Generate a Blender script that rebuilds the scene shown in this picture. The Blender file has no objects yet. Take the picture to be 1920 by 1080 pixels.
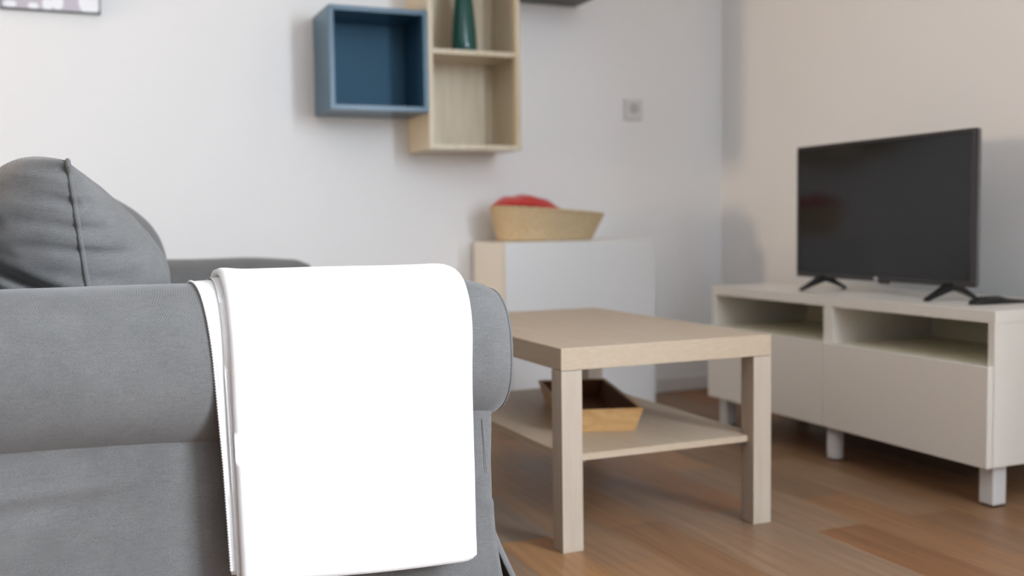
import bpy, bmesh, math, random
from mathutils import Vector, Matrix, noise

S = bpy.context.scene
COL = S.collection
random.seed(7)

# ------------------------------------------------------------------ camera
YAW, PITCH, ROLL, FPX, CH = .3988, .0641, -.0142, 1909.1, .722
cy, sy = math.cos(YAW), math.sin(YAW)
Fv = Vector((sy, cy, 0)); Rv = Vector((cy, -sy, 0)); Uv = Vector((0, 0, 1))
F2 = Fv * math.cos(PITCH) - Uv * math.sin(PITCH)
U2 = Uv * math.cos(PITCH) + Fv * math.sin(PITCH)
R3 = Rv * math.cos(ROLL) + U2 * math.sin(ROLL)
U3 = U2 * math.cos(ROLL) - Rv * math.sin(ROLL)
cd = bpy.data.cameras.new('camera')
cam = bpy.data.objects.new('camera', cd); COL.objects.link(cam)
M = Matrix((R3, U3, -F2)).transposed().to_4x4(); M.translation = Vector((0, 0, CH))
cam.matrix_world = M
cd.sensor_width = 36; cd.lens = FPX / 1920 * 36; cd.clip_start = .05
cd.dof.use_dof = True; cd.dof.focus_distance = 1.62; cd.dof.aperture_fstop = 2.5
S.camera = cam

# ------------------------------------------------------------------ world, lights, exposure
W = bpy.data.worlds.new('world'); S.world = W; W.use_nodes = True
W.node_tree.nodes['Background'].inputs[0].default_value = (.8, .88, 1, 1)
W.node_tree.nodes['Background'].inputs[1].default_value = .6
S.view_settings.view_transform = 'Standard'; S.view_settings.look = 'None'
S.view_settings.gamma = 1; S.view_settings.use_curve_mapping = False
S.view_settings.exposure = .33


def area(name, loc, direction, sx, sz, power, color, spread=180):
    l = bpy.data.lights.new(name, 'AREA'); l.shape = 'RECTANGLE'; l.size = sx; l.size_y = sz
    l.energy = power; l.color = color; l.spread = math.radians(spread)
    o = bpy.data.objects.new(name, l); COL.objects.link(o); o.location = loc
    o.rotation_euler = Vector(direction).to_track_quat('-Z', 'Y').to_euler()
    return o


# daylight through the window on the right (near the camera), through the one behind the camera,
# and warm light through the opening at the far left
area('daylight_right_window', (2.14, -.95, 1.55), (-1, 0, 0), 1.4, 1.5, 204, (.80, .90, 1))
area('daylight_rear_window', (1.60, -1.97, 1.85), (0, 1, 0), .45, .6, 9, (.80, .90, 1))
area('warm_light_left_opening', (-3.4, 3.0, 1.12), (1, 0, -.0), .5, .45, 44, (1, .76, .50))

# ------------------------------------------------------------------ materials
def mat(name, color=(.8, .8, .8), rough=.5, metal=0, spec=.5, coat=0, trans=0, ior=1.45, sheen=0):
    m = bpy.data.materials.new(name); m.use_nodes = True
    b = m.node_tree.nodes['Principled BSDF']
    b.inputs['Base Color'].default_value = (*color, 1)
    b.inputs['Roughness'].default_value = rough
    b.inputs['Metallic'].default_value = metal
    b.inputs['Specular IOR Level'].default_value = spec
    b.inputs['Coat Weight'].default_value = coat
    b.inputs['Transmission Weight'].default_value = trans
    b.inputs['IOR'].default_value = ior
    b.inputs['Sheen Weight'].default_value = sheen
    return m


class NT:
    def __init__(s, m): s.t = m.node_tree; s.b = s.t.nodes['Principled BSDF']
    def n(s, kind, **kw):
        x = s.t.nodes.new(kind)
        for k, v in kw.items():
            if k in x.inputs.keys(): x.inputs[k].default_value = v
            else: setattr(x, k, v)
        return x
    def l(s, a, b): s.t.links.new(a, b)
    def math(s, op, a, b=None):
        x = s.t.nodes.new('ShaderNodeMath'); x.operation = op
        for i, v in enumerate((a, b)):
            if v is None: continue
            if isinstance(v, (int, float)): x.inputs[i].default_value = v
            else: s.l(v, x.inputs[i])
        return x.outputs[0]
    def ramp(s, fac, stops):
        r = s.t.nodes.new('ShaderNodeValToRGB'); s.l(fac, r.inputs[0])
        e = r.color_ramp.elements
        while len(e) < len(stops): e.new(.5)
        for i, (p, c) in enumerate(stops): e[i].position = p; e[i].color = (*c, 1)
        return r.outputs[0]
    def bump(s, h, strength, dist):
        x = s.t.nodes.new('ShaderNodeBump'); x.inputs['Strength'].default_value = strength
        x.inputs['Distance'].default_value = dist; s.l(h, x.inputs['Height']); s.l(x.outputs[0], s.b.inputs['Normal'])
    def coord(s, scale=(1, 1, 1), rot=(0, 0, 0)):
        c = s.t.nodes.new('ShaderNodeTexCoord'); m = s.t.nodes.new('ShaderNodeMapping')
        m.inputs['Scale'].default_value = scale; m.inputs['Rotation'].default_value = rot
        s.l(c.outputs['Object'], m.inputs[0]); return m.outputs[0]


def fabric(name, dark, light, blotch):
    m = mat(name, rough=.92, spec=.15, sheen=.25); t = NT(m)
    co = t.coord()
    def wave(vec, k, warp=0.0):
        d = t.n('ShaderNodeVectorMath', operation='DOT_PRODUCT'); t.l(co, d.inputs[0]); d.inputs[1].default_value = vec
        v = t.math('MULTIPLY', d.outputs['Value'], k)
        n = t.n('ShaderNodeTexNoise', Scale=60.0, Detail=2.0); t.l(co, n.inputs['Vector'])
        v = t.math('ADD', v, t.math('MULTIPLY', n.outputs[0], warp))
        return t.math('MULTIPLY_ADD', t.math('SINE', v), .5)
    tw = wave((1, .25, -.85), 2 * math.pi / .0036, 3.5)
    th = wave((.1, .1, 1), 2 * math.pi / .0017, 3.0)
    msk = t.n('ShaderNodeTexNoise', Scale=38.0, Detail=3.0); t.l(co, msk.inputs['Vector'])
    mk = t.math('MULTIPLY', t.math('SUBTRACT', msk.outputs[0], .30), 2.2); mk.node.use_clamp = True
    tw = t.math('ADD', t.math('MULTIPLY', t.math('SUBTRACT', tw, .5), mk), .5)
    slub = t.n('ShaderNodeTexNoise', Scale=1.0, Detail=4.0); t.l(t.coord((60, 60, 900)), slub.inputs['Vector'])
    fine = t.n('ShaderNodeTexNoise', Scale=900.0, Detail=3.0); t.l(co, fine.inputs['Vector'])
    big = t.n('ShaderNodeTexNoise', Scale=9.0, Detail=5.0, Roughness=.65); t.l(co, big.inputs['Vector'])
    h = t.math('ADD', t.math('MULTIPLY', tw, .36), t.math('MULTIPLY', th, .16))
    h = t.math('ADD', h, t.math('MULTIPLY', slub.outputs[0], .24))
    h = t.math('ADD', h, t.math('MULTIPLY', fine.outputs[0], .70))
    c1 = t.ramp(h, [(.30, dark), (1.0, light)])
    mix = t.n('ShaderNodeMix', data_type='RGBA', blend_type='MULTIPLY'); mix.inputs[0].default_value = blotch
    t.l(c1, mix.inputs[6])
    t.l(t.ramp(big.outputs[0], [(.3, (.7, .7, .7)), (.7, (1.1, 1.1, 1.1))]), mix.inputs[7])
    t.l(mix.outputs[2], t.b.inputs['Base Color'])
    t.bump(h, .55, .0009)
    return m


def wood(name, a, b, c=None, scale=(2, 22, 22), rough=.45, rot=(0, 0, 0)):
    m = mat(name, rough=rough, spec=.4); t = NT(m)
    co = t.coord(scale, rot)
    n = t.n('ShaderNodeTexNoise', Scale=2.2, Detail=6.0, Roughness=.6, Distortion=.6); t.l(co, n.inputs['Vector'])
    t.l(t.ramp(n.outputs[0], [(.3, a), (.55, b), (.75, c or b)]), t.b.inputs['Base Color'])
    t.bump(n.outputs[0], .06, .002)
    return m


M_WALL = mat('wall_paint', (.89, .89, .89), .85, spec=.2)
t = NT(M_WALL); n_ = t.n('ShaderNodeTexNoise', Scale=180.0, Detail=3.0); t.l(t.coord(), n_.inputs['Vector']); t.bump(n_.outputs[0], .08, .001)
M_DIMWALL = mat('unseen_wall_darkened', (.30, .30, .31), .85, spec=.2)  # invented dark tone for the out-of-view walls, cuts stray bounce light
M_CEIL = mat('ceiling_paint', (.85, .85, .85), .9)
M_TRIM = mat('trim_paint', (.8, .8, .79), .4)
M_GREY = fabric('grey_twill', (.046, .0453, .0445), (.245, .240, .235), .6)
M_GREYP = fabric('grey_piping', (.06, .06, .06), (.215, .213, .21), .3)
M_THROW = mat('white_cotton', (.9, .9, .9), .95, spec=.1, sheen=.2)
t = NT(M_THROW); n_ = t.n('ShaderNodeTexNoise', Scale=500.0, Detail=2.0); t.l(t.coord(), n_.inputs['Vector']); t.bump(n_.outputs[0], .25, .001)
M_THREAD = mat('white_thread', (.9, .9, .9), .9)
M_BIRCH = wood('pale_birch_veneer', (.47, .36, .25), (.505, .40, .29), (.54, .435, .33), scale=(20, 2, 60))
M_BIRCHV = wood('pale_birch_veneer_upright', (.46, .375, .29), (.505, .42, .335), (.54, .46, .375), scale=(24, 24, 2))
M_SHELFW = wood('shelf_whitened_oak', (.60, .50, .35), (.68, .59, .44), (.72, .65, .51), scale=(26, 26, 1.6), rough=.28)
M_WHITE = mat('white_foil', (.84, .80, .72), .28, spec=.4)  # white foil with warm bounce light put into the colour as a creamy tint
M_LEG = mat('white_lacquer', (.76, .75, .73), .3)
M_BLUE = mat('petrol_blue_lacquer', (.035, .105, .175), .28, spec=.45)
M_BLUEIN = mat('petrol_blue_matt_back', (.046, .120, .190), .6, spec=.25)
M_DARK = mat('dark_grey_lacquer', (.05, .052, .05), .4)
M_BLACK = mat('black_plastic', (.012, .012, .013), .35)
M_BEZEL = mat('dark_graphite_bezel', (.05, .046, .048), .32, metal=.3)
M_SCREEN = mat('screen_glass', (.012, .012, .013), .12, spec=.5)
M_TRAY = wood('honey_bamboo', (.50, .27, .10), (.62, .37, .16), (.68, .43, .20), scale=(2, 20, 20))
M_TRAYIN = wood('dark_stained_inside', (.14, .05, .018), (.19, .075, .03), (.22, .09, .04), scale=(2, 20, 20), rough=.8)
M_RED = mat('red_cloth', (.55, .03, .025), .8, sheen=.3)
M_METAL = mat('bracket_metal', (.15, .15, .16), .35, metal=.8)
M_SOCKET = mat('socket_plastic', (.72, .72, .72), .5)
M_SOCKETD = mat('socket_recess', (.52, .50, .49), .6)
M_VASE = mat('teal_glass', (.005, .16, .14), .06, trans=.55, ior=1.5, coat=.3)

M_WICKER = mat('woven_straw', rough=.7); t = NT(M_WICKER); co = t.coord()
n_ = t.n('ShaderNodeTexNoise', Scale=160.0, Detail=2.0); t.l(co, n_.inputs['Vector'])
t.l(t.ramp(n_.outputs[0], [(.3, (.50, .36, .19)), (.6, (.68, .53, .33)), (.8, (.78, .66, .46))]), t.b.inputs['Base Color'])

# floor: planks running away from the camera (along y), mixed brown tones
M_FLOOR = mat('oak_parquet', rough=.42, spec=.45); t = NT(M_FLOOR)
co = t.coord((1, 1, 1), (0, 0, math.pi / 2))
br = t.n('ShaderNodeTexBrick'); t.l(co, br.inputs['Vector'])
br.offset = .37; br.offset_frequency = 2; br.squash = 1
br.inputs['Scale'].default_value = 1; br.inputs['Mortar Size'].default_value = .0012
br.inputs['Brick Width'].default_value = .62; br.inputs['Row Height'].default_value = .14
br.inputs['Color1'].default_value = (0, 0, 0, 1); br.inputs['Color2'].default_value = (1, 1, 1, 1)
br.inputs['Mortar'].default_value = (.35, .35, .35, 1)
tone = t.ramp(br.outputs[0], [(.0, (.18, .078, .032)), (.25, (.33, .155, .062)), (.5, (.20, .125, .075)), (.75, (.36, .185, .080)), (1, (.22, .165, .125))])
co2 = t.coord((30, 1.6, 1)); gn = t.n('ShaderNodeTexNoise', Scale=2.0, Detail=6.0, Distortion=.5); t.l(co2, gn.inputs['Vector'])
mx = t.n('ShaderNodeMix', data_type='RGBA', blend_type='MULTIPLY'); mx.inputs[0].default_value = .8
t.l(tone, mx.inputs[6]); t.l(t.ramp(gn.outputs[0], [(.3, (.72, .7, .68)), (.7, (1.15, 1.12, 1.1))]), mx.inputs[7])
t.l(mx.outputs[2], t.b.inputs['Base Color']); t.bump(br.outputs[1], -.2, .001)

# ------------------------------------------------------------------ helpers
def thing(name, label, cat, loc, group=None):
    o = bpy.data.objects.new(name, None); COL.objects.link(o); o.location = loc; o.empty_display_size = .05
    o['label'] = label; o['category'] = cat
    if group: o['group'] = group
    return o


def tag(o, label, cat, group=None):
    o['label'] = label; o['category'] = cat
    if group: o['group'] = group
    return o


def obj(name, bm, m, parent=None, smooth=False, loc=None, label=None):
    """bm is in world coordinates; the object's origin is moved to parent's place (or loc)."""
    off = Vector((0, 0, 0))
    if parent is not None:
        p = parent
        while p is not None: off += Vector(p.location); p = p.parent
    elif loc is not None: off = Vector(loc)
    bmesh.ops.translate(bm, verts=bm.verts, vec=-off)
    bmesh.ops.recalc_face_normals(bm, faces=bm.faces)
    me = bpy.data.meshes.new(name); bm.to_mesh(me); bm.free()
    me.materials.append(m)
    if smooth:
        for f in me.polygons: f.use_smooth = True
    o = bpy.data.objects.new(name, me); COL.objects.link(o)
    if parent is not None: o.parent = parent
    elif loc is not None: o.location = loc
    if label: o['label'] = label
    return o


def struct(name, bm, m, smooth=False):
    o = obj(name, bm, m, smooth=smooth); o['kind'] = 'structure'; return o


def box(bm, x0, x1, y0, y1, z0, z1, bev=0.0):
    r = bmesh.ops.create_cube(bm, size=1.0)
    for v in r['verts']:
        v.co = Vector((x0 + (v.co.x + .5) * (x1 - x0), y0 + (v.co.y + .5) * (y1 - y0), z0 + (v.co.z + .5) * (z1 - z0)))
    if bev > 0:
        es = list({e for v in r['verts'] for e in v.link_edges})
        bmesh.ops.bevel(bm, geom=es, offset=bev, segments=2, affect='EDGES', profile=.6)
    return bm


def bx(x0, x1, y0, y1, z0, z1, bev=0.0): return box(bmesh.new(), x0, x1, y0, y1, z0, z1, bev)


def loft(rings, closed=True, cap=True, wrap_u=False):
    """rings: list of lists of Vector, each the same length."""
    bm = bmesh.new(); vs = [[bm.verts.new(p) for p in r] for r in rings]
    n = len(rings[0]); m_ = len(rings)
    for i in range(m_ if wrap_u else m_ - 1):
        for j in range(n if closed else n - 1):
            a, b, c, d = vs[i][j], vs[i][(j + 1) % n], vs[(i + 1) % m_][(j + 1) % n], vs[(i + 1) % m_][j]
            bm.faces.new((a, b, c, d))
    if cap and closed and not wrap_u:
        bm.faces.new(vs[0]); bm.faces.new(list(reversed(vs[-1])))
    return bm


def lathe(prof, center, seg=48, sx=1, sy_=1):
    rings = []
    for r, z in prof:
        rings.append([Vector((center[0] + r * sx * math.cos(2 * math.pi * k / seg), center[1] + r * sy_ * math.sin(2 * math.pi * k / seg), center[2] + z)) for k in range(seg)])
    return loft(rings)


def tube(pts, r, seg=8, closed=False, bm=None, rfun=None):
    bm = bm or bmesh.new(); n = len(pts); rings = []
    for i, p in enumerate(pts):
        a = pts[(i - 1) % n] if (closed or i > 0) else p
        b = pts[(i + 1) % n] if (closed or i < n - 1) else p
        d = (b - a).normalized(); u = d.orthogonal().normalized() if i == 0 else (pu - d * pu.dot(d)).normalized()
        pu = u; w = d.cross(u); rr = rfun(i) if rfun else r
        rings.append([bm.verts.new(p + (u * math.cos(2 * math.pi * k / seg) + w * math.sin(2 * math.pi * k / seg)) * rr) for k in range(seg)])
    for i in range(n if closed else n - 1):
        A, B = rings[i], rings[(i + 1) % n]
        for k in range(seg):
            try: bm.faces.new((A[k], A[(k + 1) % seg], B[(k + 1) % seg], B[k]))
            except ValueError: pass
    if not closed: bm.faces.new(rings[0]); bm.faces.new(list(reversed(rings[-1])))
    return bm


def sm(a, b, x):
    t_ = max(0, min(1, (x - a) / (b - a))); return t_ * t_ * (3 - 2 * t_)


def lerp(a, b, t_): return a + (b - a) * t_


def interp(tab, x):
    if x <= tab[0][0]: return tab[0][1]
    for (a, va), (b, vb) in zip(tab, tab[1:]):
        if x <= b: return va + (vb - va) * (x - a) / (b - a)
    return tab[-1][1]


# ------------------------------------------------------------------ room
XL, XR, YB, YF, H = -3.5, 2.53, 3.68, -2.1, 2.6
XN, YJ = 2.22, .30          # the near part of the right wall stands further in, with the window
struct('floor', bx(XL - .1, XR + .1, YF - .1, YB + .1, -.1, 0), M_FLOOR)
struct('ceiling', bx(XL - .1, XR + .1, YF - .1, YB + .1, H, H + .1), M_CEIL)
struct('wall_back', bx(XL - .1, XR + .1, YB, YB + .1, 0, H), M_WALL)
struct('wall_right', bx(XR, XR + .1, YJ, YB, 0, H), M_WALL)
bm = bmesh.new()
wy0, wy1, wz0, wz1 = -1.70, -.20, .72, 2.38
box(bm, XN, XN + .1, wy1, YJ, 0, H); box(bm, XN, XN + .1, YF, wy0, 0, H)
box(bm, XN, XN + .1, wy0, wy1, 0, wz0); box(bm, XN, XN + .1, wy0, wy1, wz1, H)
box(bm, XN + .1, XR, YJ - .1, YJ, 0, H)
struct('wall_right_window', bm, M_DIMWALL)
bm = bmesh.new()
fx0, fx1, fz0, fz1 = 1.3, 1.9, 1.45, 2.25
box(bm, XL, fx0, YF - .1, YF, 0, H); box(bm, fx1, XR, YF - .1, YF, 0, H)
box(bm, fx0, fx1, YF - .1, YF, 0, fz0); box(bm, fx0, fx1, YF - .1, YF, fz1, H)
struct('wall_front', bm, M_DIMWALL)
bm = bmesh.new()
ly0, ly1, lz0, lz1 = 2.80, 3.40, .85, 1.41
box(bm, XL - .1, XL, YF, ly0, 0, H); box(bm, XL - .1, XL, ly1, YB, 0, H)
box(bm, XL - .1, XL, ly0, ly1, 0, lz0); box(bm, XL - .1, XL, ly0, ly1, lz1, H)
struct('wall_left', bm, M_DIMWALL)


def frame_x(name, x, y0, y1, z0, z1, d=.05, w=.04):
    bm = bmesh.new()
    box(bm, x, x + d, y0, y1, z0, z0 + w); box(bm, x, x + d, y0, y1, z1 - w, z1)
    box(bm, x, x + d, y0, y0 + w, z0 + w, z1 - w); box(bm, x, x + d, y1 - w, y1, z0 + w, z1 - w)
    return struct(name, bm, M_TRIM)


frame_x('window_1', XN + .03, wy0, wy1, wz0, wz1)
frame_x('window_2', XL - .08, ly0, ly1, lz0, lz1)
bm = bmesh.new()
box(bm, fx0, fx1, YF - .08, YF - .03, fz0, fz0 + .04); box(bm, fx0, fx1, YF - .08, YF - .03, fz1 - .04, fz1)
box(bm, fx0, fx0 + .04, YF - .08, YF - .03, fz0 + .04, fz1 - .04); box(bm, fx1 - .04, fx1, YF - .08, YF - .03, fz0 + .04, fz1 - .04)
struct('window_3', bm, M_TRIM)
struct('baseboard_back', bx(XL, XR, YB - .012, YB, 0, .06, .003), M_TRIM)
struct('baseboard_right', bx(XR - .012, XR, YJ, YB - .012, 0, .06, .003), M_TRIM)

# ------------------------------------------------------------------ sofa
SX0, SX1 = -.33, .634       # back and front
SY0, SY1 = 1.49, 3.25
sofa = thing('sofa', 'grey twill fabric sofa with rolled arms and loose slipcover', 'sofa', (.18, 2.37, 0))


def arm_ring(x, cyy, side):
    """superellipse ring of the roll at x; shrinks softly towards the front end."""
    e = sm(.50, .640, x); s = 1 - .05 * sm(.45, .60, x) - .16 * max(0, (x - .585) / .055) ** 2.2
    zc, hy, hz = .515 - (.008 if cyy > 2 else 0), .122, .122
    pts = []
    for k in range(56):
        a = 2 * math.pi * k / 56; c_, s_ = math.cos(a), math.sin(a)
        p = 2 / 2.35
        y = math.copysign(abs(c_) ** p, c_) * hy * s; z = math.copysign(abs(s_) ** p, s_) * hz * s
        if s_ < 0: z *= interp([(-.3, .93), (-.11, .97), (.17, 1.075), (.45, 1.05), (.6, 1.04)], x)
        w = .0025 * noise.noise(Vector((x * 7, y * 9, z * 9 + cyy)))
        pts.append(Vector((x, cyy + (y * side) * (1 + w * 6), zc - .004 * e + z * (1 + w * 5))))
    return pts


def arm(cyy, side):
    xs = [SX0 + .02 + (.50 - SX0) * i / 26 for i in range(27)] + [.53, .55, .57, .585, .597, .608, .617, .625, .631, .636, .639]
    rings = [arm_ring(x, cyy, side) for x in xs]
    last = rings[-1]; c = sum(last, Vector()) / len(last)
    for q, dx in ((.9, .0015), (.6, .0028), (.3, .0032)): rings.append([c + (p - c) * q + Vector((dx, 0, 0)) for p in last])
    a = obj('arm_rest', loft(rings), M_GREY, sofa, True)
    ring = arm_ring(.6345, cyy, side); c2 = sum(ring, Vector()) / len(ring)
    ring = [c2 + (p - c2) * 1.0 for p in ring]
    obj('arm_piping', tube(ring, .0024, 6, closed=True), M_GREYP, a, True)


arm(1.612, 1); arm(3.128, 1)


def seam_z(x): return interp([(-.3, .418), (-.11, .421), (.02, .411), (.17, .406), (.45, .409), (.6, .412)], x)


def side_cover(y_out, sgn, name='side_cover'):
    """outer side of the slipcover: flat panel under the roll, falling to the floor."""
    rings = []
    NX, NZ = 120, 80
    for i in range(NX + 1):
        s = i / NX; x = SX0 + (.607 - SX0) * s; col = []
        for j in range(NZ + 1):
            z0 = seam_z(x) + .03; z = lerp(.012, z0, j / NZ)
            y = y_out
            # gentle sags and creases of the cover
            cr = .93 * (x + .25) ; zc_ = .352 + .10 * cr ** 2 * 1.5 if x < .12 else .5
            d = (z - zc_) / .010
            y += sgn * -.0035 * math.exp(-d * d) * sm(.10, -.05, x)
            d = (z - zc_ + .022) / .014
            y += sgn * .0028 * math.exp(-d * d) * sm(.10, -.05, x)
            y += sgn * .0022 * noise.noise(Vector((x * 5, 1.3 * y_out, z * 11)))
            y += sgn * .0009 * noise.noise(Vector((x * 22, 4 + y_out, z * 38)))
            # skirt opens at the front corner
            fl = sm(.27, .0, z) * sm(.35, .60, x)
            y -= sgn * .030 * fl; xx = x + .020 * fl * s + .003 * noise.noise(Vector((z * 9, 3, y_out))) * s
            # rounded edge to the front
            if i > NX - 4 and z > .265: y += sgn * (.0015 * (i - NX + 4) ** 2 * .35)
            col.append(Vector((xx, y, z)))
        rings.append(col)
    o = obj(name, loft(rings, closed=False, cap=False), M_GREY, sofa, True)
    md = o.modifiers.new('thick', 'SOLIDIFY'); md.thickness = .004; md.offset = 0
    return o


sc = side_cover(1.532, 1); side_cover(3.208, -1)
# seams on the side cover: short vertical dart under the roll and crease lower down
pts = [Vector((.588 + .007 * q, 1.5296 , lerp(.405, .315, q))) for q in [k / 14 for k in range(15)]]
obj('cover_seam', tube(pts, .0005, 5), M_GREYP, sc, True)


def front_flap(y_a, sgn):
    rings = []
    for i in range(25):
        s = i / 24; col = []
        for j in range(41):
            z = lerp(.012, .40, j / 40)
            fl = sm(.285, .0, z)
            x = .601 + .003 * math.sin(s * 3) + fl * .085 * (1 - .6 * s)
            y = y_a + sgn * (.006 + .20 * s) - sgn * fl * .012 * (1 - s)
            if s < .08: x -= .012 * (1 - s / .08) ** 2
            x += .004 * fl * math.sin(s * 14)
            col.append(Vector((x, y, z)))
        rings.append(col)
    o = obj('front_cover', loft(rings, closed=False, cap=False), M_GREY, sofa, True)
    md = o.modifiers.new('thick', 'SOLIDIFY'); md.thickness = .004; md.offset = 0


front_flap(1.532, 1); front_flap(3.208, -1)
# seat front apron, seat base, back, seat cushions
obj('seat_base', bx(SX0 + .05, .585, 1.735, 3.005, .06, .30, .015), M_GREY, sofa, True)
rings = []
for i in range(61):
    y = lerp(1.745, 2.995, i / 60); col = []
    for j in range(13):
        z = lerp(.012, .30, j / 12); col.append(Vector((.595 + .035 * sm(.26, 0, z) + .004 * math.sin(i * .9) * sm(.26, 0, z), y, z)))
    rings.append(col)
o = obj('front_skirt', loft(rings, closed=False, cap=False), M_GREY, sofa, True)
md = o.modifiers.new('thick', 'SOLIDIFY'); md.thickness = .004
rings = []
for i in range(41):
    y = lerp(1.56, 3.18, i / 40); q = 1 - abs(2 * i / 40 - 1) ** 8 * .12; col = []
    for k in range(28):
        a = 2 * math.pi * k / 28; c_, s_ = math.cos(a), math.sin(a)
        xx = math.copysign(abs(c_) ** .5, c_) * .075; zz = math.copysign(abs(s_) ** .45, s_) * .36
        col.append(Vector((-.262 + xx * q, y, .42 + zz * q)))
    rings.append(col)
obj('sofa_back', loft(rings), M_GREY, sofa, True)


def pad(x0, x1, y0, y1, z0, z1, p=.35, n=40):
    rings = []
    for i in range(n + 1):
        t_ = -1 + 2 * i / n; q = (1 - abs(t_) ** 7) ** .35 if abs(t_) < 1 else .02
        q = max(q, .02); col = []
        for k in range(n):
            a = 2 * math.pi * k / n; c_, s_ = math.cos(a), math.sin(a)
            col.append(Vector(((x0 + x1) / 2 + math.copysign(abs(c_) ** p, c_) * (x1 - x0) / 2 * (.9 + .1 * q), (y0 + y1) / 2 + t_ * (y1 - y0) / 2, (z0 + z1) / 2 + math.copysign(abs(s_) ** p, s_) * (z1 - z0) / 2 * q)))
        rings.append(col)
    return loft(rings)


for k, (a, b) in enumerate(((1.742, 2.366), (2.374, 2.998))):
    c = obj('seat_cushion', pad(-.09, .605, a, b, .305, .445), M_GREY, loc=((.26), (a + b) / 2, .305), smooth=True)
    tag(c, ('grey twill seat cushion lying in the sofa beside the arm with the white throw',
            'grey twill seat cushion lying in the sofa beside the far arm')[k], 'cushion', 'seat cushions in the sofa')


def back_cushion(y0, y1, xe, ztop, zbot, Tf, label, seed, pw=1.7, rich=True):
    """knife-edge pillow: two bulging halves that meet in a piped seam."""
    root = thing('back_cushion', label, 'cushion', (xe, (y0 + y1) / 2, zbot), 'back cushions in the sofa')
    zc, hz = (ztop + zbot) / 2, (ztop - zbot) / 2; yc, hy = (y0 + y1) / 2, (y1 - y0) / 2
    N = 110 if rich else 60

    def edge(b, c):
        """rounded-square outline, corners drawn out a little"""
        r = 1 - .0 * abs(b * c)
        yy = yc + b * hy * r * (1 - .035 * (1 - abs(b) ** 2) * 0 - .03 * (1 - c * c) * 0)
        zz = zc + c * hz * (1 - .02 * b * b)
        # edges sink between the corners
        yy += (-.012 * (1 - c ** 2) * b) * -1 * .6
        return yy, zz

    def pt(b, c, front):
        yy, zz = edge(b, c)
        prof_b = max(0, 1 - abs(b) ** 5) ** .55
        if front:
            tt = Tf * (1 - abs(c) ** pw) * prof_b
            cc = (c + 1) / 2
            tt *= 1.0 + .12 * (1 - cc)
        else:
            tt = -.165 * (max(0, 1 - abs(c) ** 5) ** .6) * prof_b
            if c > 0: zz += .022 * c ** 2 * math.sin(math.pi * min(1, -tt / .17)) * 1.0
        x = xe + tt - (zz - zbot - .2) * .11
        w = min(1, prof_b * (1 - abs(c) ** 6) * 1.6)
        v = Vector((x, yy, zz))
        # folds: horizontal tension folds near the seam at the end facing the arm, deeper ones low down
        if rich:
            end = sm(.5, -1.0, b)
            f1 = noise.noise(Vector((seed, yy * 2.2, zz * 13 + x * 4)))
            v.x += (.006 if front else -.007) * f1 * w
            low = sm(.56, .46, zz)
            if b < 0:
                ph = (zz - .30 * (x - xe)) * 125 + 2.5 * noise.noise(Vector((x * 8, seed, zz * 5)))
                amp = .0045 * end * (.35 + 1.0 * abs(noise.noise(Vector((seed + 9, x * 9, zz * 9)))))
                v.y += amp * math.sin(ph) * w
                dx_ = abs(x - xe); g = math.exp(-dx_ / .055) * min(1, dx_ / .008) * (.4 + .6 * abs(noise.noise(Vector((zz * 14, seed, 1.0)))) * 2)
                v.y += .011 * g * max(-.3, math.sin(zz * 150 + 14 * dx_ * (1 if front else -1.6) + 3 * noise.noise(Vector((zz * 7, 2.0, seed))))) * end
                ph2 = (zz - .644 + .42 * (x - xe + .10)) / .011
                if not front:
                    v.y += .020 * math.exp(-ph2 * ph2) * sm(.0, -.05, x - xe) * end
                    ph3 = (zz - .625 + .55 * (x - xe + .07)) / .007
                    v.y += .016 * math.exp(-ph3 * ph3) * sm(-.01, -.04, x - xe) * end
            v += Vector((.0012, .0012, .001)) * noise.noise(v * 45) * w
        return v

    bm = bmesh.new(); gr = {}
    def cl(i): # denser near the ends
        t_ = -1 + 2 * i / N
        return math.sin(t_ * math.pi / 2) * .75 + t_ * .25
    for front in (True, False):
        for i in range(N + 1):
            for j in range(N + 1):
                b, c = cl(i), cl(j)
                if i in (0, N) or j in (0, N):
                    if (i, j) not in gr: gr[i, j] = bm.verts.new(pt(b, c, True))
                    gr[i, j, front] = gr[i, j]
                else: gr[i, j, front] = bm.verts.new(pt(b, c, front))
        for i in range(N):
            for j in range(N):
                bm.faces.new((gr[i, j, front], gr[i + 1, j, front], gr[i + 1, j + 1, front], gr[i, j + 1, front]))
    obj('cushion_cover', bm, M_GREY, root, True)
    loop = [pt(-1, cl(j), True) for j in range(0, N, 1)] + [pt(cl(i), 1, True) for i in range(N)] + \
           [pt(1, cl(N - j), True) for j in range(N)] + [pt(cl(N - i), -1, True) for i in range(N)]
    obj('piping', tube(loop, .0040, 8, closed=True), M_GREYP, root, True)


back_cushion(1.738, 2.355, .004, .832, .452, .132, 'plump grey twill back cushion with wrinkled piped side against the near sofa arm', 3.1)
back_cushion(2.378, 2.992, .050, .812, .452, .128, 'grey twill back cushion at the far end of the sofa behind the nearer one', 8.4, pw=3, rich=False)

# ------------------------------------------------------------------ white throw over the arm
throw = thing('throw_blanket', 'white folded throw blanket hanging over the near arm of the grey sofa', 'blanket', (.37, 1.47, .19))


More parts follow.
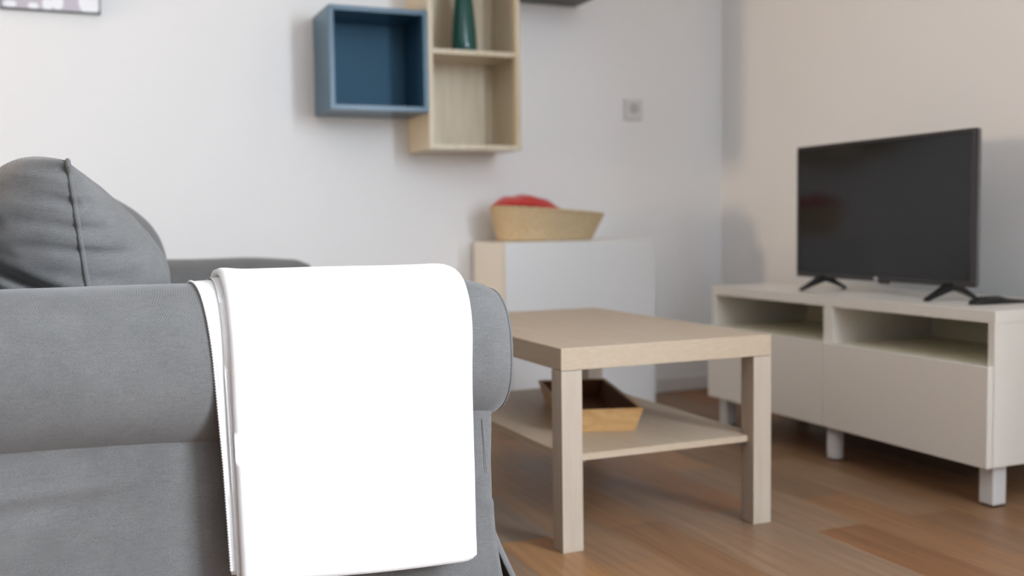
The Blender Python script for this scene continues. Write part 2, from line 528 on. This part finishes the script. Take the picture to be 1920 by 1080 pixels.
def drape_path(off, z_end, n_hang=40):
    """path in (y, z) from the inner side, over the roll, then straight down on the outside."""
    pts = []
    cy_, cz_, hy, hz = 1.612, .515, .122 + off, .122 + off
    for k in range(9): pts.append((cy_ + hy, lerp(.462, cz_, k / 8)))
    p = 2 / 2.35
    for k in range(1, 40):
        a = math.pi * k / 40
        c_, s_ = math.cos(a), math.sin(a)
        pts.append((cy_ + math.copysign(abs(c_) ** p, c_) * hy, cz_ + abs(s_) ** p * hz))
    for k in range(0, n_hang + 1):
        q = k / n_hang; z = lerp(cz_, z_end, q)
        pts.append((cy_ - hy - .006 * sm(0, .6, q), z))
    return pts


def layer(name, off, thick, xl, xr, z_end_l, z_end_r, m, parent, nx=36, puff=.0, wav=.0, seed=0.):
    """xl, xr: functions of path fraction -> x of the left and right borders."""
    base = drape_path(off, z_end_l); n = len(base); outer = []; inner = []
    for i in range(nx + 1):
        s = i / nx; ze = lerp(z_end_l, z_end_r, s) - .006 * math.sin(math.pi * s)
        ze += .007 * max(0, (s - .94) / .06) ** 2
        path = drape_path(off, ze)
        # thickness is rounded at the borders like a fold
        e = min(s, 1 - s) * nx / 3.2; rnd = math.sqrt(max(0, 1 - (1 - min(1, e)) ** 2))
        top, bot = [], []
        for j, (y, z) in enumerate(path):
            a = path[max(0, j - 1)]; b = path[min(n - 1, j + 1)]
            ty, tz = b[0] - a[0], b[1] - a[1]; L = math.hypot(ty, tz) or 1
            ny, nz = -(-tz / L), -(ty / L)
            # outward normal: away from the roll centre
            if (y - 1.612) * ny + (z - .515) * nz < 0: ny, nz = -ny, -nz
            fr = j / (n - 1); x = lerp(xl(fr), xr(fr), s)
            pf = puff * math.exp(-(s / .07) ** 2) * math.exp(-((fr - .33) / .10) ** 2)
            rr = thick * (.10 + .90 * rnd) + pf
            g = wav * noise.noise(Vector((x * 6, fr * 5, seed)))
            mid = thick / 2
            top.append(Vector((x, y + ny * (mid + rr / 2 + g), z + nz * (mid + rr / 2 + g))))
            bot.append(Vector((x, y + ny * (mid - (rr - pf) / 2 + .0004), z + nz * (mid - (rr - pf) / 2 + .0004))))
        outer.append(top); inner.append(bot)
    rings = []
    for j in range(n):
        rings.append([outer[i][j] for i in range(nx + 1)] + [inner[i][j] for i in reversed(range(nx + 1))])
    return obj(name, loft(rings), m, parent, True), [outer[0][j] for j in range(n)], [outer[-1][j] for j in range(n)]


LA = lambda f: interp([(0, .150), (.30, .150), (.40, .157), (.55, .167), (.75, .174), (1, .180)], f)
LB = lambda f: interp([(0, .176), (.30, .178), (.40, .179), (.55, .180), (.75, .183), (1, .187)], f)
LC = lambda f: interp([(0, .186), (.30, .187), (.40, .188), (.55, .188), (.75, .190), (1, .193)], f)
RR = lambda f: interp([(0, .560), (.27, .562), (.40, .561), (.48, .557), (.55, .553), (.75, .551), (1, .553)], f)
RA = lambda f: RR(f) - .012
la, edgeA, _ = layer('under_layer', .0008, .0035, LA, RA, .222, .202, M_THROW, throw, 30, wav=.001, seed=2)
lb, edgeB, _ = layer('middle_layer', .0048, .0036, LB, RA, .219, .200, M_THROW, throw, 30, wav=.001, seed=5)
lc, edgeC, _ = layer('top_layer', .0090, .0105, LC, RR, .217, .196, M_THROW, throw, 44, puff=.010, wav=.002, seed=9)


def resample(pts, step):
    out = [pts[0]]; acc = 0
    for a, b in zip(pts, pts[1:]):
        L = (b - a).length; d = step - acc
        while d <= L: out.append(a + (b - a) * (d / L)); d += step
        acc = (L - (d - step))
    return out


# overlocked (scalloped) edge of the under layer
bm = bmesh.new()
ed = resample(edgeA, .0042)
for i, p in enumerate(ed[1:-1]):
    d = (ed[i + 2] - ed[i]).normalized()
    r = bmesh.ops.create_icosphere(bm, subdivisions=1, radius=.0024)
    for v in r['verts']: v.co = p + v.co * 1.0 + Vector((.0004, 0, 0))
obj('overlock_edge', bm, M_THREAD, la, True)
pts = [p + Vector((.0040, -.0010, .0)) for p in edgeB]
o = obj('hem_stitching', tube(resample(pts, .004), .0009, 5, rfun=lambda i: .0011 if i % 2 else .0003), M_THREAD, lb, True)

# ------------------------------------------------------------------ coffee table
TX, TY, TW, TD = .940, 1.965, .55, .90
tb = thing('coffee_table', 'pale birch coffee table with lower shelf standing between sofa and TV bench', 'table', (TX + TW / 2, TY + TD / 2, 0))
obj('tabletop', bx(TX, TX + TW, TY, TY + TD, .4012, .45, .0012), M_BIRCH, tb)
for (a, b) in ((0, 0), (TW - .05, 0), (0, TD - .05), (TW - .05, TD - .05)):
    obj('leg', bx(TX + a, TX + a + .05, TY + b, TY + b + .05, 0, .400, .0015), M_BIRCHV, tb)
bm = bmesh.new(); e = .052; i0 = .020
out = [(e, i0), (TW - e, i0), (TW - e, e), (TW - i0, e), (TW - i0, TD - e), (TW - e, TD - e), (TW - e, TD - i0), (e, TD - i0), (e, TD - e), (i0, TD - e), (i0, e), (e, e)]
rings = [[Vector((TX + a, TY + b, z)) for a, b in out] for z in (.196, .211)]
obj('shelf', loft(rings), M_BIRCH, tb)
for (a, b) in ((e, .03), (TW - e - .02, .03), (e, TD - .05), (TW - e - .02, TD - .05)):
    obj('shelf_bracket', bx(TX + a, TX + a + .02, TY + b, TY + b + .018, .189, .1955), M_METAL, tb)

# wooden tray on the shelf
tz = .2115
tray = thing('wooden_tray', 'honey-brown wooden tray with flared sides on the lower shelf of the coffee table', 'tray', (1.20, 2.42, tz))


def quad_ring(cx, cyy, hx, hy, z): return [Vector((cx - hx, cyy - hy, z)), Vector((cx + hx, cyy - hy, z)), Vector((cx + hx, cyy + hy, z)), Vector((cx - hx, cyy + hy, z))]


rot = Matrix.Rotation(math.radians(-16.7), 4, 'Z')
def tray_bm(rings):
    bm = loft([[rot @ v + Vector((1.215, 2.387, 0)) for v in r] for r in rings]); return bm
# outer shell (walls) : open box with flared walls
bm = bmesh.new()
hx, hy, fl, h, th = .080, .222, .017, .058, .008
O0 = quad_ring(0, 0, hx, hy, tz); O1 = quad_ring(0, 0, hx + fl, hy + fl, tz + h)
I1 = quad_ring(0, 0, hx + fl - th, hy + fl - th, tz + h); I0 = quad_ring(0, 0, hx - th + .001, hy - th + .001, tz + .010)
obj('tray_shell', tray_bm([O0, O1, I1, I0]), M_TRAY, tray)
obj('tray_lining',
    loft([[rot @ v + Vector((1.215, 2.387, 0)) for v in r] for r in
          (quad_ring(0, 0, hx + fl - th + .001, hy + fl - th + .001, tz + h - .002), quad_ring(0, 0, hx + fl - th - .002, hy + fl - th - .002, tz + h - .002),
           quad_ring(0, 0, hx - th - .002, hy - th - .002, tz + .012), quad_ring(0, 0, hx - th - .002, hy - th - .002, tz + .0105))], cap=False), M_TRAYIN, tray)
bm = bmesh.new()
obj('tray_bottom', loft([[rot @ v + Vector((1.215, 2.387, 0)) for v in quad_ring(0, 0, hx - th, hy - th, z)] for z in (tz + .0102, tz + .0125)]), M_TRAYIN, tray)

# ------------------------------------------------------------------ TV bench
BX, BY0, BY1, BZ0, BZ1, BD = 2.030, 1.808, 3.008, .106, .491, .40
bench = thing('tv_bench', 'white low TV bench with two open compartments and push-open doors against the right wall', 'tv bench', (BX + BD / 2, (BY0 + BY1) / 2, 0))
body = bmesh.new(); T = .020
box(body, BX, BX + BD, BY0, BY1, BZ1 - .030, BZ1, .001)
box(body, BX, BX + BD, BY0, BY0 + T, BZ0, BZ1 - .0302, .001)
box(body, BX, BX + BD, BY1 - T, BY1, BZ0, BZ1 - .0302, .001)
box(body, BX + .001, BX + BD - .012, BY0 + T, BY1 - T, BZ0, BZ0 + T)
YM = (BY0 + BY1) / 2
obj('bench_body', body, M_WHITE, bench)
obj('divider', bx(BX, BX + BD - .012, YM - .020, YM + .020, BZ0 + T, BZ1 - .0302, .001), M_WHITE, bench)
SZ = .352
bk = bmesh.new()
for (a, b) in ((BY0 + T, YM - .020), (YM + .020, BY1 - T)):
    x0, x1 = BX + BD - .011, BX + BD - .005
    box(bk, x0, x1, a, b, BZ0 + T, BZ1 - .0302)
M_BACKP = mat('cream_back_panel', (.90, .85, .66), .5)
obj('back_panel', bk, M_BACKP, bench)
for (a, b) in ((BY0 + T, YM - .020), (YM + .020, BY1 - T)):
    obj('shelf', bx(BX + .004, BX + BD - .012, a, b, SZ - .016, SZ), M_BACKP, bench)
for (a, b) in ((BY0 + .001, YM - .0012), (YM + .0012, BY1 - .001)):
    obj('door', bx(BX - .020, BX - .001, a, b, BZ0 - .001, .3555, .0012), M_WHITE, bench)


def sq_leg(cx, cyy):
    bm = bmesh.new(); box(bm, cx - .0225, cx + .0225, cyy - .0225, cyy + .0225, .004, BZ0 - .001, .005)
    lg = obj('leg', bm, M_LEG, bench, True)
    for p in lg.data.polygons: p.use_smooth = False
    obj('foot_pad', bx(cx - .019, cx + .019, cyy - .019, cyy + .019, 0, .0042), M_BLACK, lg)


sq_leg(BX + .045, BY0 + .040); sq_leg(BX + BD - .045, BY0 + .040); sq_leg(BX + .045, BY1 - .030); sq_leg(BX + BD - .045, BY1 - .030)
bm = lathe([(.023, .004), (.024, .008), (.024, BZ0 - .001)], (BX + .030, YM, 0), 32)
lg = obj('leg', bm, M_LEG, bench, True, label='round white middle leg')
obj('foot_pad', lathe([(.019, 0), (.019, .0042)], (BX + .030, YM, 0), 24), M_BLACK, lg)

# ------------------------------------------------------------------ television
tv = thing('television', 'black flat-screen television on two splayed feet standing on the white bench', 'television', (2.215, 2.40, BZ1))
ty0, ty1, tz0, tz1 = 2.033, 2.764, .530, .957
obj('screen', bx(2.2003, 2.2035, ty0 + .011, ty1 - .011, tz0 + .019, tz1 - .011), M_SCREEN, tv)
bz = bmesh.new()
box(bz, 2.1985, 2.212, ty0, ty1, tz1 - .010, tz1, .0015); box(bz, 2.1985, 2.212, ty0, ty1, tz0, tz0 + .018, .0015)
box(bz, 2.1985, 2.212, ty0, ty0 + .010, tz0 + .018, tz1 - .010); box(bz, 2.1985, 2.212, ty1 - .010, ty1, tz0 + .018, tz1 - .010)
obj('bezel', bz, M_BEZEL, tv)
obj('side_trim', bx(2.2122, 2.2185, ty0 - .001, ty0 + .004, tz0, tz1), mat('grey_side_trim', (.20, .20, .21), .4), tv)
bm = bmesh.new(); box(bm, 2.204, 2.226, ty0 + .002, ty1 - .002, tz0 + .004, tz1 - .002, .003); box(bm, 2.225, 2.262, ty0 + .12, ty1 - .12, tz0 + .03, tz0 + .26, .012)
obj('back_housing', bm, M_BLACK, tv)
obj('logo', bx(2.1970, 2.1986, 2.388, 2.402, tz0 + .003, tz0 + .013, .0005), mat('silver_badge', (.6, .6, .6), .3, metal=.6), tv)
bm = bmesh.new(); box(bm, 2.199, 2.210, 2.348, 2.386, tz0 - .006, tz0 + .001, .001)
obj('sensor', bm, M_BLACK, tv)


def tv_foot(y):
    bm = bmesh.new()
    # inverted V: one toe to the front (-x), one to the back (+x)
    def limb(dx, dy, w):
        top = Vector((2.212, y, tz0 + .002)); toe = Vector((2.212 + dx, y + dy, BZ1))
        rings = []
        for k in range(9):
            q = k / 8; c = top.lerp(toe, q); c.z = lerp(top.z, toe.z, q ** .85) + .0035
            hw = lerp(.014, .009, q); hh = lerp(.013, .0040, q)
            d = Vector((dx, dy, 0)).normalized(); s_ = Vector((-d.y, d.x, 0))
            rings.append([c + s_ * hw + Vector((0, 0, hh)), c - s_ * hw + Vector((0, 0, hh)), c - s_ * hw - Vector((0, 0, hh * (1 - q) + .0034 * q)), c + s_ * hw - Vector((0, 0, hh * (1 - q) + .0034 * q))])
        b2 = loft(rings); me = bpy.data.meshes.new('tmp'); b2.to_mesh(me); b2.free(); bm.from_mesh(me); bpy.data.meshes.remove(me)
    limb(-.095, .0, 1); limb(.075, -.01, 1)
    box(bm, 2.202, 2.222, y - .014, y + .014, tz0 - .012, tz0 + .004, .002)
    obj('foot', bm, M_BLACK, tv)


tv_foot(2.640); tv_foot(2.115)

# black remote control beside the foot
rem = thing('remote_control', 'black remote control lying on the white bench beside the television foot', 'remote control', (2.20, 1.96, BZ1))
rings = []
A = Vector((2.125, 1.974, BZ1)); B = Vector((2.325, 1.958, BZ1))
# runs roughly along the view's left-right direction, thick rounded body and slim tail
d = (B - A).normalized(); s_ = Vector((-d.y, d.x, 0)); L = (B - A).length
for k in range(33):
    q = k / 32; c = A.lerp(B, q)
    w = interp([(0, .004), (.05, .016), (.15, .021), (.45, .022), (.6, .018), (.9, .015), (.97, .011), (1, .003)], q)
    hh = interp([(0, .003), (.06, .010), (.2, .020), (.45, .020), (.62, .013), (.95, .007), (1, .003)], q)
    rings.append([c + s_ * math.copysign(abs(math.cos(a)) ** .6, math.cos(a)) * w + Vector((0, 0, hh / 2 + .0003 + math.copysign(abs(math.sin(a)) ** .7, math.sin(a)) * hh / 2)) for a in [2 * math.pi * m_ / 20 for m_ in range(20)]])
obj('remote_body', loft(rings), M_BLACK, rem, True)
for i in range(5):
    for j in (-1, 0, 1):
        c = A.lerp(B, .16 + .07 * i) + s_ * j * .009
        bm = bmesh.new(); r = bmesh.ops.create_uvsphere(bm, u_segments=10, v_segments=6, radius=.0028)
        for v in r['verts']: v.co = Vector((c.x + v.co.x, c.y + v.co.y, BZ1 + .0202 + v.co.z * .35))
        obj('button', bm, mat('rubber_button', (.05, .05, .052), .7) if i == j == 0 else bpy.data.materials.get('rubber_button') or mat('rubber_button', (.05, .05, .052), .7), rem, True)

# ------------------------------------------------------------------ white cabinet with basket
CX0, CX1, CY0, CZ = 1.386, 2.000, 3.346, .652
cab = thing('white_cabinet', 'white floor cabinet with plain front standing against the back wall under the basket', 'cabinet', ((CX0 + CX1) / 2, (CY0 + YB) / 2, 0))
obj('cabinet_body', bx(CX0, CX1, CY0 + .019, YB - .013, 0, CZ, .0012), M_WHITE, cab)
obj('door', bx(CX0 + .001, CX1 - .001, CY0, CY0 + .018, .004, CZ - .002, .0012), mat('white_door_front', (.80, .80, .79), .4), cab)

bc = Vector((1.625, 3.50, CZ))
bask = thing('wicker_basket', 'oval woven straw basket with flared sides on top of the white cabinet', 'basket', bc)
SEG = 160


def bring(r, z, amp, off=0.0, twist=0, sk=0.0):
    pts = []
    for k in range(SEG):
        a = 2 * math.pi * k / SEG
        rr = 1 + amp * (math.sin(a * 40 + twist)); zz_ = z * (1.12 - .16 * math.cos(a))
        pts.append(bc + Vector((r * rr * math.cos(a) - sk, r * .62 * rr * math.sin(a), zz_)))
    return pts


rings = [bring(.178, .001, .0, sk=.012), bring(.187, .004, .012, sk=.012)]
NB = 26
for k in range(1, NB + 1):
    q = k / NB; z = .004 + .095 * q
    rings.append(bring(.187 + .040 * q, z, .016 * (1 if k % 2 else .5), twist=(math.pi if (k // 2) % 2 else 0), sk=.012 * (1 - q)))
rings += [bring(.227 - .010, .099, .01), bring(.205, .06, .01, sk=.005), bring(.172, .010, 0, sk=.012)]
obj('basket_weave', loft(rings), M_WICKER, bask, True)
rim = [bc + Vector((.224 * math.cos(2 * math.pi * k / 120), .224 * .62 * math.sin(2 * math.pi * k / 120), .100 * (1.12 - .16 * math.cos(2 * math.pi * k / 120)))) for k in range(120)]
obj('basket_rim', tube(rim, .0055, 8, closed=True, rfun=lambda i: .0055 + .0008 * math.sin(i * 1.57)), M_WICKER, bask, True)

# red cloth heaped in the basket: bulges over the left side
rings = []
for i in range(33):
    v = i / 32; row = []
    for k in range(64):
        a = 2 * math.pi * k / 64; r = (1 - v)
        x = -.078 + .148 * r * math.cos(a); y = .098 * r * math.sin(a)
        hgt = .139 + .036 * (1 - r ** 2.4) - .20 * max(0, x + .10) + .006 * noise.noise(Vector((x * 25, y * 25, 2.0)))
        if r > .9: hgt -= (r - .9) / .1 * .004
        row.append(bc + Vector((x, y, hgt)))
    rings.append(row)
o = obj('red_cloth', loft(rings), M_RED, loc=bc + Vector((-.05, 0, .05)), smooth=True)
tag(o, 'bunched red cloth sticking out of the left side of the straw basket', 'cloth')

# ------------------------------------------------------------------ wall cubes
EY = 3.43; ET = .017


def cube(name, label, x0, z0, w, h, m, mid=None, mb=None, group='open cube shelves on the back wall'):
    r = thing(name, label, 'shelf', (x0 + w / 2, YB, z0), group)
    bm = bmesh.new(); t_ = ET
    y1 = YB - .001
    box(bm, x0, x0 + t_, EY, y1, z0, z0 + h, .0008); box(bm, x0 + w - t_, x0 + w, EY, y1, z0, z0 + h, .0008)
    box(bm, x0 + t_, x0 + w - t_, EY, y1, z0, z0 + t_, .0004); box(bm, x0 + t_, x0 + w - t_, EY, y1, z0 + h - t_, z0 + h, .0004)
    obj('shelf_frame', bm, m, r)
    obj('back_panel', bx(x0 + t_, x0 + w - t_, y1 - .02, y1 - .014, z0 + t_, z0 + h - t_), mb or m, r)
    if mid: obj('middle_shelf', bx(x0 + t_, x0 + w - t_, EY + .004, y1 - .0205, mid - t_ / 2, mid + t_ / 2, .0004), m, r)
    return r


cube('wall_cube', 'petrol-blue open wall cube, leftmost of the wall shelves and empty', .791, 1.113, .349, .350, M_BLUE, mb=M_BLUEIN)
cube('wall_shelf', 'tall pale wood open wall shelf in two compartments holding a teal vase', 1.1405, .985, .350, .700, M_SHELFW, mid=1.328)
cube('wall_cube', 'dark grey wall cube right of the wood shelf, only its underside in view', 1.492, 1.572, .350, .350, M_DARK)

vz = 1.328 + ET / 2
vase = obj('vase', lathe([(.030, .0), (.044, .001), (.047, .006), (.047, .03), (.045, .07), (.041, .12), (.036, .17), (.030, .21), (.024, .24), (.022, .26), (.026, .28),
                          (.023, .28), (.019, .26), (.021, .24), (.027, .21), (.033, .17), (.038, .12), (.042, .07), (.043, .03), (.040, .012), (.01, .010)], (1.3075, 3.52, vz + .0005), 48), M_VASE, loc=(1.3075, 3.52, vz), smooth=True)
tag(vase, 'tall teal green glass vase standing on the middle board of the wood wall shelf', 'vase')

# ------------------------------------------------------------------ wall socket, picture
sk = thing('wall_socket', 'small square white wall socket on the back wall left of the corner', 'socket', (2.099, YB, 1.175))
bm = bmesh.new(); box(bm, 2.057, 2.140, YB - .010, YB, 1.135, 1.218, .003)
obj('cover_plate', bm, M_SOCKET, sk)
rr = bmesh.new(); r = bmesh.ops.create_cone(rr, cap_ends=True, segments=32, radius1=.021, radius2=.021, depth=.003)
for v in r['verts']: v.co = Vector((2.099 + v.co.x, YB - .0100 + v.co.z, 1.180 + v.co.y))
obj('socket_well', rr, M_SOCKETD, sk)

pic = thing('framed_picture', 'thin dark-framed picture with white round patches at the top left of the back wall', 'picture', (-.065, YB, 1.43))
px0, px1, pz0, pz1, py = -.212, .086, 1.427, 1.83, YB - .022
bm = bmesh.new(); w = .0035
box(bm, px0, px1, py, YB - .001, pz0, pz0 + w); box(bm, px0, px1, py, YB - .001, pz1 - w, pz1)
box(bm, px0, px0 + w, py, YB - .001, pz0 + w, pz1 - w); box(bm, px1 - w, px1, py, YB - .001, pz0 + w, pz1 - w)
obj('picture_frame', bm, mat('dark_frame', (.055, .075, .075), .4), pic)
M_PICFACE = mat('picture_face', rough=.25, spec=.5); t = NT(M_PICFACE)
co = t.coord(); sep = t.n('ShaderNodeSeparateXYZ'); t.l(co, sep.inputs[0])
val = None
# round white patches: (x, z, rx, rz) relative to the picture's base point
for (qx, qz, rx, rz) in ((-.118, .013, .020, .010), (-.050, .011, .016, .010), (-.008, .018, .016, .018), (.022, .030, .018, .028), (.118, .04, .034, .045), (-.09, .12, .05, .03), (.02, .16, .04, .04), (-.05, .25, .05, .03), (.09, .28, .03, .05)):
    dx = t.math('DIVIDE', t.math('SUBTRACT', sep.outputs[0], qx), rx); dz = t.math('DIVIDE', t.math('SUBTRACT', sep.outputs[2], qz), rz)
    v = t.math('ADD', t.math('POWER', t.math('ABSOLUTE', dx), 2.6), t.math('POWER', t.math('ABSOLUTE', dz), 2.6))
    val = v if val is None else t.math('MINIMUM', val, v)
t.l(t.ramp(val, [(.85, (.95, .97, 1)), (1.0, (.60, .56, .63))]), t.b.inputs['Base Color'])
obj('print', bx(px0 + w, px1 - w, py + .004, py + .008, pz0 + w, pz1 - w), M_PICFACE, pic)
